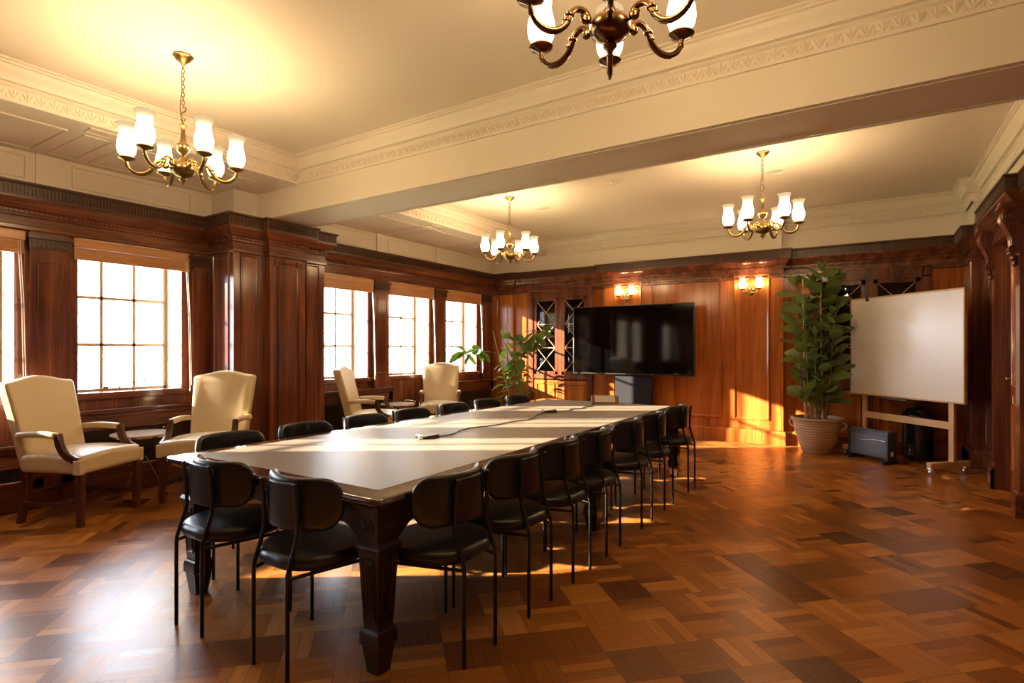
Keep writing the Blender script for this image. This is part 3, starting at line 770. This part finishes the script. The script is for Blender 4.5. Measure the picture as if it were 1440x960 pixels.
# side tables
def side_table():
    r = empty('side_table', cat='table')
    mb = MB(); mb.lathe([(.225, 0), (.238, .004), (.24, .012), (.238, .018), (.22, .019)], (0, 0, .57), 48); mb.build('table_top', 'tabletop', r, 60)
    mb = MB(); mb.lathe([(.22, -.012), (.22, -.001), (.1, -.001)], (0, 0, .57), 40)
    mb.tube([(.243 * math.cos(a), .243 * math.sin(a), .577) for a in [2 * PI * k / 48 for k in range(48)]], .004, 6, closed=True)
    a0, a1 = R(10), R(95)
    mb.tube([(.245 * math.cos(a0), .245 * math.sin(a0), .585)] + [(.25 * math.cos(a0 + (a1 - a0) * k / 14), .25 * math.sin(a0 + (a1 - a0) * k / 14), .612) for k in range(15)] + [(.245 * math.cos(a1), .245 * math.sin(a1), .585)], .005, 6)
    mb.build('brass_gallery', 'gold', r, 60)
    mb = MB(); mb.tube([(-.12, .08, 0), (-.02, .012, .40), (.03, -.02, .565)], [.012, .019, .019], 10); mb.build('wooden_leg', 'walnut', r, 60)
    for px, py in ((.17, .13), (.02, -.21)):
        mb = MB(); mb.tube([(px, py, 0), (px * .22, py * .22, .36), (px * .1, py * .1, .385), (-.015, .008, .375)], .0055, 6, smooth=1); mb.build('brass_leg', 'gold', r, 60)
    return r
S = side_table(); S.location = (-5.62, 2.46, 0); S.rotation_euler = (0, 0, R(15)); tag(S, 'round white side table with brass legs between the two near armchairs', 'table', 'round side tables')
S2 = copy_tree(S); S2.location = (-5.60, 5.74, 0); tag(S2, 'round white side table between the two far-bay armchairs', 'table', 'round side tables')

# ------------------------------------------------------------------ chandeliers
def shade_mb(mb, c=(0, 0, 0), s_=1.0):
    prof = [(.022, 0), (.040, .012), (.052, .035), (.057, .065), (.055, .095), (.047, .125), (.043, .150), (.045, .175), (.053, .198), (.062, .213), (.060, .214), (.050, .198), (.042, .172), (.040, .150)]
    return mb.lathe([(a * s_, b * s_) for a, b in prof], c, 36, False, 12, .02)
def bulb(x, y, z, power, parent):
    ld = bpy.data.lights.new('bulb', 'POINT'); ld.energy = power; ld.color = (1, .68, .36); ld.shadow_soft_size = .025
    o = bpy.data.objects.new('bulb', ld); col.objects.link(o); o.location = (x, y, z); o.parent = parent; return o
def chandelier(met):
    r = empty('chandelier', cat='chandelier')           # origin at ceiling
    def prt(n, mb, m=met, p=r): return mb.build(n, m, p, 50)
    mb = MB(); mb.lathe([(.062, 0), (.064, -.008), (.05, -.018), (.045, -.03), (.022, -.045), (.012, -.06), (.004, -.065)], (0, 0, 0), 24, True, 8, .04); prt('ceiling_rose', mb)
    mb = MB(); z = -.06; k = 0
    while z > -.345:
        pts = [(0.009 * math.cos(a) * (1 if k % 2 else 0), .009 * math.cos(a) * (0 if k % 2 else 1), z - .014 + .017 * math.sin(a)) for a in [2 * PI * i / 10 for i in range(10)]]
        mb.tube(pts, .0028, 5, closed=True); z -= .026; k += 1
    mb.tube([(.0, 0, -.345), (.012, 0, -.335), (.017, 0, -.35), (.010, 0, -.367), (-.008, 0, -.378), (-.015, 0, -.395), (-.004, 0, -.408), (.008, 0, -.40)], .005, 6, smooth=1)
    mb.tube([(0, 0, -.40), (.012, 0, -.42), (0, 0, -.45), (-.012, 0, -.42)], .004, 6, closed=True)
    mb.tube([(.0, .004, -.05), (-.015, .006, -.12), (-.006, .008, -.22), (-.022, .01, -.32), (-.016, .008, -.38), (-.004, .004, -.43)], .003, 6, smooth=2); prt('chain', mb)
    mb = MB(); mb.lathe([(.006, -.44), (.010, -.45), (.022, -.455), (.022, -.462), (.013, -.47), (.012, -.50), (.016, -.55), (.024, -.575), (.045, -.59), (.048, -.60), (.040, -.615), (.032, -.635), (.016, -.645), (.010, -.66), (.018, -.67), (.022, -.68), (.012, -.69), (.022, -.695), (.060, -.708), (.077, -.73), (.081, -.75), (.070, -.775), (.040, -.792), (.014, -.798), (.012, -.80), (.026, -.808), (.028, -.815), (.014, -.83), (.006, -.845), (.001, -.85)], (0, 0, 0), 24); prt('column', mb)
    for k in range(6):
        a = k * PI / 3; X = Matrix.Rotation(a, 4, 'Z')
        mb = MB(); mb.X = X
        path = [(.118, -.728), (.112, -.742), (.098, -.740), (.096, -.722), (.112, -.706), (.140, -.704), (.165, -.722), (.178, -.752), (.200, -.785), (.240, -.805), (.285, -.800), (.318, -.775), (.330, -.745), (.330, -.728)]
        mb.tube([(x, 0, z) for x, z in path], [.009, .013, .014, .013, .012, .012, .013, .014, .013, .013, .012, .011, .010, .009], 8, smooth=1)
        mb.tube([(.06, 0, -.745), (.11, 0, -.738)], .006, 6); mb.ell((.172, 0, -.733), (.020, .018, .014)); mb.ell((.184, 0, -.757), (.017, .016, .011)); mb.ell((.104, 0, -.731), (.024, .014, .019)); mb.ell((.327, 0, -.755), (.014, .012, .010))
        ar = prt('arm', mb)
        mb = MB(); mb.X = X; mb.lathe([(.008, -.732), (.014, -.728), (.046, -.717), (.052, -.710), (.050, -.707), (.018, -.712), (.018, -.700), (.004, -.700)], (.33, 0, 0), 20); prt('drip_pan', mb, met, ar)
        mb = MB(); mb.X = X; shade_mb(mb, (.33, 0, -.706), 1.0); sh = prt('lamp_shade', mb, 'shade', ar)
        bulb(.33 * math.cos(a), .33 * math.sin(a), -.505, BULB, r)
    return r
CP = [((-3.79, 1.91), 54, 'brass chandelier with six lit glass shades on the left, nearest the windows', 0),
      ((-.80, 1.91), 53, 'large dark bronze chandelier cut off by the top edge of the picture', 1),
      ((-3.84, 5.93), 41, 'small brass chandelier in the far bay, left, over the end of the table', 0),
      ((-.88, 5.91), 14, 'small brass chandelier in the far bay, right, above the sunlit wall', 0)]
base = None
for (x, y), a, lab, dk in CP:
    if dk: o = chandelier('bronze')
    elif base is None: o = base = chandelier('brass')
    else: o = copy_tree(base)
    o.location = (x, y, ZC); o.rotation_euler = (0, 0, R(a)); o.scale = (.95, .95, 1); tag(o, lab, 'chandelier', 'six-arm chandeliers')

def sconce(x, lab):
    r = empty('wall_sconce', (x, 8.64, 2.2), label=lab, cat='wall lamp', group='twin wall sconces')
    mb = MB(); mb.ell((0, -.015, 0), (.045, .02, .06)); mb.ell((0, -.03, -.05), (.03, .02, .03)); mb.lathe([(.004, .03), (.012, .04), (.006, .055), (.012, .065), (.003, .09)], (0, -.03, 0), 12); mb.build('back_plate', 'brass', r, 50)
    for s_ in (-1, 1):
        mb = MB(); mb.tube([(0, -.03, -.02), (s_ * .04, -.06, -.045), (s_ * .085, -.08, -.04), (s_ * .11, -.085, -.01), (s_ * .11, -.085, .01)], .008, 8, smooth=1); mb.ell((s_ * .055, -.062, -.03), (.016, .014, .014))
        mb.lathe([(.008, 0), (.04, .012), (.042, .018), (.015, .016), (.012, .03)], (s_ * .11, -.085, 0), 18); ar = mb.build('arm', 'brass', r, 50)
        mb = MB(); shade_mb(mb, (s_ * .11, -.085, .02), .82); mb.build('lamp_shade', 'shade', ar, 50)
        bulb(s_ * .11, -.085, .19, BULB * .3, r)
sconce(-3.33, 'twin-shade brass wall lamp above the left part of the television'); sconce(-1.435, 'twin-shade brass wall lamp on the panel right of the television')

# ------------------------------------------------------------------ television
r = empty('television', (-3.14, 8.30, 0), label='large flat black television on a dark grey floor stand', cat='television')
mb = MB(); mb.rbox((.985, .022, .545), .008, lambda p: (p.x, p.y + .01, p.z + 1.495), 2, 1); mb.box(-.5, .03, 1.2, .5, .07, 1.8); mb.build('bezel', 'black', r, 40)
mb = MB(); mb.box(-.968, -.0135, .975, .968, -.010, 2.025); mb.build('screen', 'screen', r, smooth=0)
mb = MB(); mb.box(-.27, .05, .02, .33, .11, 1.3); mb.build('stand_panel', 'grey', r, bevel=.006)
mb = MB(); mb.box(-.45, -.1, 0, .5, .26, .03); mb.build('stand_base', 'grey', r, bevel=.006)
mb = MB(); mb.ell((0, -.014, .962), (.012, .004, .005)); mb.ell((.35, -.014, .962), (.012, .004, .005)); mb.build('badge', 'chrome', r)

# ------------------------------------------------------------------ whiteboard
r = empty('whiteboard', (.325, 8.06, 0), R(-46), 'large white board in a light wooden frame on a castor stand, before the right bookcase', 'whiteboard')
mb = MB(); mb.box(-.75, -.012, .78, .75, .012, 2.0); mb.build('board', 'board', r, smooth=0)
mb = MB()
for z in (.77, 1.99): mb.box(-.76, -.018, z, .76, .02, z + .018)
for x in (-.76, .742): mb.box(x, -.018, .77, x + .018, .02, 2.008)
mb.build('board_frame', 'pinex', r, bevel=.002)
for x in (-.58, .58):
    mb = MB(); mb.box(x - .03, .02, .12, x + .03, .055, 1.9); mb.build('upright', 'pine', r, bevel=.003)
    mb = MB(); mb.box(x - .03, -.27, .075, x + .03, .25, .135); mb.build('foot', 'pinex', r, bevel=.004)
    for y in (-.235, .215):
        mb = MB(); mb.X = Matrix.Translation((x, y, .032)) @ Matrix.Rotation(R(90), 4, 'Y'); mb.lathe([(.030, -.012), (.032, -.006), (.032, .006), (.030, .012)], (0, 0, 0), 18)
        mb.X = None; mb.box(x - .017, y - .018, .03, x - .013, y + .018, .068); mb.box(x + .013, y - .018, .03, x + .017, y + .018, .068); mb.box(x - .022, y - .03, .064, x + .022, y + .03, .076); mb.build('caster', 'chrome', r, 40)
mb = MB(); mb.box(-.56, .022, .48, .56, .05, .56); mb.build('crossbar', 'pinex', r, bevel=.003)
mb = MB(); mb.box(-.50, -.01, 1.96, -.47, -.03, 2.02); mb.build('clip', 'black', r)
mb = MB(); mb.box(-.25, -.05, .745, .1, -.01, .765); mb.build('pen_ledge', 'chrome', r)

# heater
r = empty('heater', (.02, 8.08, 0), R(-44), 'grey electric convector heater on the floor between the plant pot and whiteboard', 'heater')
mb = MB(); mb.rbox((.275, .06, .165), .03, lambda p: (p.x, p.y, p.z + .215), 3, 2); mb.build('body', 'heat', r, 50)
mb = MB()
for k in range(7): mb.box(-.25, -.062 + k * .003, .318 + k * .008, .25, -.056 + k * .004 + .02, .322 + k * .008)
for k in range(22): mb.box(-.24 + k * .0225, -.063, .315, -.236 + k * .0225, -.05, .37)
mb.build('grille', 'heatd', r, smooth=0)
mb = MB()
for x in (-.285, .265):
    mb = MB(); mb.rbox((.011, .066, .17), .008, (lambda x: lambda p: (p.x + x + .01, p.y, p.z + .215))(x), 2, 1); mb.build('side_panel', 'heatd', r)
for x in (-.24, .24):
    mb = MB(); mb.prism([(-.12, 0), (-.12, .02), (-.05, .055), (.05, .055), (.12, .02), (.12, 0)], (lambda x: lambda a, z, d_: (x + d_, a, z))(x), -.02, .02); mb.build('foot', 'heatd', r, bevel=.003)
mb = MB(); mb.tube([(-.24 + .48 * k / 16, -.0615, .20 + .07 * math.sin(k / 16 * 1.9)) for k in range(17)], .003, 4); mb.build('swoosh_mark', 'chrome', r)
mb = MB(); mb.box(.285, -.03, .10, .2895, .01, .15); mb.build('rating_label', 'plastic', r)
mb = MB(); mb.X = Matrix.Translation((-.30, .0, .11)) @ Matrix.Rotation(R(90), 4, 'Y'); mb.lathe([(.02, -.01), (.022, .01), (.012, .02)], (0, 0, 0), 14); mb.build('knob', 'plastic', r)

# bin
r = empty('waste_bin', (.50, 8.52, 0), 0, 'tall black cylindrical bin with a domed lid behind the whiteboard', 'bin')
mb = MB(); mb.lathe([(.155, 0), (.165, .01), (.165, .49), (.168, .50)], (0, 0, 0), 36); mb.build('body', 'bin', r, 40)
mb = MB(); mb.lathe([(.170, .505), (.172, .515), (.165, .545), (.14, .59), (.10, .62), (.05, .638), (.015, .643), (.012, .655), (.016, .668), (.004, .678)], (0, 0, 0), 36); mb.build('lid', 'bin', r, 50)

# ------------------------------------------------------------------ plants
def leaf(mb, base, direction, L, W, roll=0.0, droop=.25, cup=.25):
    d_ = Vector(direction).normalized(); side = d_.cross(Vector((0, 0, 1)))
    if side.length < .05: side = Vector((1, 0, 0))
    side.normalize(); up = side.cross(d_); X = Matrix.Rotation(roll, 3, d_); side = X @ side; up = X @ up
    base = Vector(base); rows = 7; vs = []; fs = []
    st = base + d_ * (L * .16)
    for i in range(rows + 1):
        t_ = i / rows; w_ = W * .5 * (math.sin(PI * min(1, t_ * .96 + .02)) ** .5)
        c = st + d_ * (L * t_) - Vector((0, 0, 1)) * droop * L * t_ * t_
        vs += [c + side * w_ + up * cup * w_, c + side * w_ * .5 + up * cup * w_ * .25, c, c - side * w_ * .5 + up * cup * w_ * .25, c - side * w_ + up * cup * w_]
    for i in range(rows):
        for j in range(4): fs.append((i * 5 + j, i * 5 + j + 1, i * 5 + j + 6, i * 5 + j + 5))
    mb.add(vs, fs); mb.tube([base, st], .004, 4, False)
rnd = random.Random(11)
r = empty('potted_plant', (-.58, 8.30, 0), 0, 'tall bushy rubber plant in a ribbed tan clay pot beside the whiteboard', 'plant')
mb = MB(); mb.lathe([(.16, 0), (.17, .01), (.215, .12), (.26, .27), (.285, .40), (.29, .425), (.305, .43), (.312, .445), (.31, .465), (.285, .468), (.27, .44), (.26, .40)], (0, 0, 0), 48)
for s_ in (0, PI):
    mb.X = Matrix.Rotation(R(-10) + s_, 4, 'Z'); mb.tube([(.27, 0, .41), (.32, 0, .41), (.335, 0, .375), (.315, 0, .33), (.26, 0, .31)], .014, 8, smooth=1)
mb.X = None; mb.build('pot', 'pot', r, 50)
mb = MB(); mb.lathe([(.001, .43), (.15, .432), (.268, .425)], (0, 0, 0), 24, False); mb.build('soil', 'soil', r)
stm, fol = MB(), MB()
stems = [((-.19, -.05), 2.18), ((.05, -.10), 2.34), ((-.04, .05), 2.2), ((.19, .0), 2.25), ((-.10, -.17), 1.9), ((.16, -.14), 1.75), ((.0, -.2), 1.5)]
for (sx, sy), zt in stems:
    ex, ey = sx * 1.25, sy * 1.2
    stm.tube([(sx * .5, sy * .5, .42), (sx, sy, 1.0), (ex, ey, zt)], [.013, .010, .005], 6)
    n = int((zt - .55) / .05); ph = rnd.uniform(0, 6)
    for k in range(n):
        z = .60 + (zt - .58) * k / n; f_ = (z - .42) / (zt - .42); x = sx * .5 + (ex - sx * .5) * f_; y = sy * .5 + (ey - sy * .5) * f_
        a = ph + k * 2.4 + rnd.uniform(-.4, .4); el = rnd.uniform(.25, 1.15)
        dx, dy = math.cos(a), math.sin(a)
        if y + dy * .3 > .33: dy *= .2
        leaf(fol, (x, y, z), (dx, dy, el), rnd.uniform(.21, .30), rnd.uniform(.14, .18), rnd.uniform(-1.1, 1.1), rnd.uniform(.05, .4), rnd.uniform(.02, .2))
    for k in range(5):
        a = ph + k * 1.3; leaf(fol, (ex, ey, zt), (math.cos(a) * .5, math.sin(a) * .5 - .1, 1), .16, .06, 0, .1)
stm.build('stems', 'stem', r, 50); fol.build('foliage', 'leaf', r, 80)
mb = MB(); mb.tube([(-.13, -.1, .42), (-.155, -.14, 2.27)], .008, 6); mb.tube([(.07, -.1, .42), (.05, -.17, 2.05)], .008, 6); mb.build('support_cane', 'cane', r)

r = empty('potted_plant', (-5.12, 8.08, 0), 0, 'straggling rubber plant with sunlit leaves in the far left corner', 'plant')
mb = MB(); mb.lathe([(.14, 0), (.15, .01), (.20, .20), (.215, .34), (.225, .35), (.22, .37), (.20, .36), (.19, .33)], (0, 0, 0), 36); mb.build('pot', 'pot', r, 50)
mb = MB(); mb.lathe([(.001, .34), (.19, .335)], (0, 0, 0), 20, False); mb.build('soil', 'soil', r)
stm, fol = MB(), MB()
# branches given in (sideways as seen from the table end, depth, height)
sxv = Vector((math.cos(R(32.7)), math.sin(R(32.7)), 0)); dpv = Vector((-math.sin(R(32.7)), math.cos(R(32.7)), 0))
def P3(s_, d_, z): v = sxv * s_ + dpv * d_; return (v.x, v.y, z)
branches = [([(0, 0, .34), (-.02, -.1, .9), (-.15, -.15, 1.25), (-.55, -.2, 1.33), (-.85, -.25, 1.28)], 12, .75), ([(0, 0, .34), (.02, -.05, .9), (-.08, -.1, 1.3), (-.28, -.12, 1.6)], 10, .55),
            ([(.03, 0, .34), (.05, -.08, .9), (.12, -.1, 1.3), (.25, -.14, 1.55), (.42, -.16, 1.68)], 15, .6), ([(.03, 0, .34), (.08, -.1, .8), (.10, -.12, 1.15), (.16, -.2, 1.5)], 12, .6)]
for pts, n, f0 in branches:
    q = [Vector(P3(*p)) for p in pts]; stm.tube(q, [.012] + [.008] * (len(q) - 2) + [.004], 6, smooth=1)
    for k in range(n):
        t_ = (f0 + (1 - f0) * k / (n - 1)) * (len(q) - 1); i = min(int(t_), len(q) - 2); p = q[i].lerp(q[i + 1], t_ - i)
        a = rnd.uniform(0, 6.28); leaf(fol, p, sxv * math.cos(a) + dpv * math.sin(a) * .5 + Vector((0, 0, rnd.uniform(-.7, .7))), rnd.uniform(.20, .27), rnd.uniform(.12, .155), rnd.uniform(-.8, .8), rnd.uniform(.1, .5), .2)
for k in range(70):
    a = rnd.uniform(0, 6.28); z = rnd.uniform(.42, 1.1); rr = .2 * rnd.random()
    leaf(fol, (rr * math.cos(a), rr * math.sin(a), z), (math.cos(a), math.sin(a), rnd.uniform(.0, .7)), rnd.uniform(.14, .22), rnd.uniform(.07, .10), rnd.uniform(-.5, .5), rnd.uniform(.3, .8), .2)
stm.build('stems', 'stem', r, 50); fol.build('foliage', 'leaf2', r, 80)
mb = MB(); mb.tube([P3(-.05, -.1, .36), P3(-.38, -.25, 1.66)], .006, 6); mb.build('support_cane', 'cane', r)

# ------------------------------------------------------------------ things on the table
ZT = .7515
def puck(x, y, lab, rz):
    r = empty('power_socket_box', (x, y, ZT), R(rz), lab, 'power unit', 'cable units on the table')
    mb = MB(); mb.loft([[(-.07, -.035, 0), (.07, -.035, 0), (.07, .035, 0), (-.07, .035, 0)], [(-.07, -.035, .012), (.07, -.035, .028), (.07, .035, .028), (-.07, .035, .012)]]); mb.build('body', 'black', r, bevel=.004)
    mb = MB(); mb.box(-.075, -.038, 0, -.045, .038, .024); mb.build('end_cap', 'chrome', r, bevel=.004)
puck(-2.53, 2.88, 'nearer small black box with a metal end on the table cable', 60)
puck(-2.57, 4.66, 'small black box on the cable, farther along the table', 30)
r = empty('control_panel', (-2.47, 5.75, ZT), R(28), 'tabletop touch panel with a pale screen at the far end of the table', 'control panel')
mb = MB(); mb.prism([(-.07, 0), (-.06, .015), (.03, .085), (.06, .085), (.075, .0)], lambda a, z, d_: (d_, a, z), -.15, .15); mb.build('housing', 'walnut', r, 30, bevel=.005)
mb = MB(); mb.prism([(-.057, .021), (-.06, .0225), (.022, .0865), (.025, .083)], lambda a, z, d_: (d_, a, z), -.11, .11); mb.build('display', 'lcd', r, 0)
def cable(pts, lab):
    mb = MB(); mb.tube([(x, y, ZT + .005) for x, y in pts], .004, 6, smooth=2); o = mb.build('cable', 'cable', None, 60)
    for v in o.data.vertices: pass
    tag(o, lab, 'cable')
cable([(-2.50, 2.94), (-2.47, 3.1), (-2.55, 3.25), (-2.56, 3.45), (-2.48, 3.6), (-2.50, 3.85), (-2.44, 4.05), (-2.46, 4.2), (-2.56, 4.4), (-2.57, 4.60)], 'thin black cable running down the table between the two small black boxes')
cable([(-2.56, 4.72), (-2.46, 4.85), (-2.52, 5.0), (-2.42, 5.1), (-2.50, 5.25), (-2.44, 5.35), (-2.53, 5.5), (-2.52, 5.66)], 'twisted dark cable at the far end of the table leading to the touch panel')

# ceiling fittings
r = empty('smoke_detector', (-2.46, 5.99, ZC), 0, 'white round smoke detector on the far bay ceiling between the two small chandeliers', 'smoke detector')
mb = MB(); mb.lathe([(.06, 0), (.06, -.012), (.055, -.02)], (0, 0, 0), 24); mb.build('mount', 'plastic', r, 40)
mb = MB(); mb.lathe([(.045, -.02), (.05, -.03), (.045, -.045), (.025, -.055), (.004, -.056)], (0, 0, 0), 24); mb.build('sensor_head', 'plastic', r, 40)
for x, y, lab in ((-.86, 6.6, 'round recessed ceiling speaker beside the right far chandelier'), (-3.78, 6.65, 'round recessed ceiling speaker beside the left far chandelier')):
    r = empty('ceiling_speaker', (x, y, ZC), 0, lab, 'speaker', 'recessed ceiling speakers')
    mb = MB(); mb.lathe([(.085, 0), (.11, -.002), (.11, -.008), (.09, -.012), (.085, -.004)], (0, 0, 0), 32, False); mb.build('bezel', 'plastic', r, 40)
    mb = MB(); mb.lathe([(.001, -.006), (.086, -.004)], (0, 0, 0), 24, False); mb.build('grille', 'lcd', r, 40)

# ------------------------------------------------------------------ outside
mb = MB(); mb.box(-60, -40, -4.1, -6.6, 60, -4.0); mb.build('ground', 'grass', kind='structure')
def tree(x, y, h, spread, seed, lab):
    q = random.Random(seed); r = empty('tree', (x, y, -4), 0, lab, 'tree', 'autumn trees outside the windows')
    tb, lf = MB(), MB()
    tb.tube([(0, 0, 0), (.2, .1, h * .35), (.0, .3, h * .6), (.2, .2, h)], [.22, .16, .10, .02], 8, smooth=1)
    for k in range(26):
        z0 = h * q.uniform(.3, .9); a = q.uniform(0, 6.28); L = spread * q.uniform(.5, 1) * (1.15 - z0 / h * .6)
        e = Vector((math.cos(a) * L, math.sin(a) * L, z0 + L * q.uniform(.1, .6))); s0 = Vector((.1, .15, z0)); m_ = s0.lerp(e, .5) + Vector((0, 0, L * .12))
        tb.tube([s0, m_, e], [.05, .03, .008], 5, smooth=1)
        for j in range(5):
            b0 = s0.lerp(e, q.uniform(.3, 1)); b1 = b0 + Vector((q.uniform(-1, 1), q.uniform(-1, 1), q.uniform(-.3, .9))) * .6; tb.tube([b0, b1], [.012, .003], 4)
            for i in range(13):
                c = b0.lerp(b1, q.uniform(.2, 1.2)) + Vector((q.gauss(0, .15), q.gauss(0, .15), q.gauss(0, .15))); s_ = .05
                u = Vector((q.uniform(-1, 1), q.uniform(-1, 1), q.uniform(-1, 1))).normalized(); v = u.orthogonal().normalized()
                lf.add([c - u * s_, c + v * s_ * .6, c + u * s_, c - v * s_ * .6], [(0, 1, 2, 3)])
    tb.build('trunk', 'bark', r, 50); lf.build('crown', 'aut', r, 0)
tree(-15.5, 4.6, 8.0, 2.6, 3, 'pale yellow autumn tree seen through the wide near window, left part')
tree(-22.5, 12.0, 9.0, 2.8, 5, 'pale autumn tree seen through the wide near window, behind its right panes')
tree(-19, 16.5, 8.5, 2.6, 9, 'pale autumn tree seen through the far bay windows')
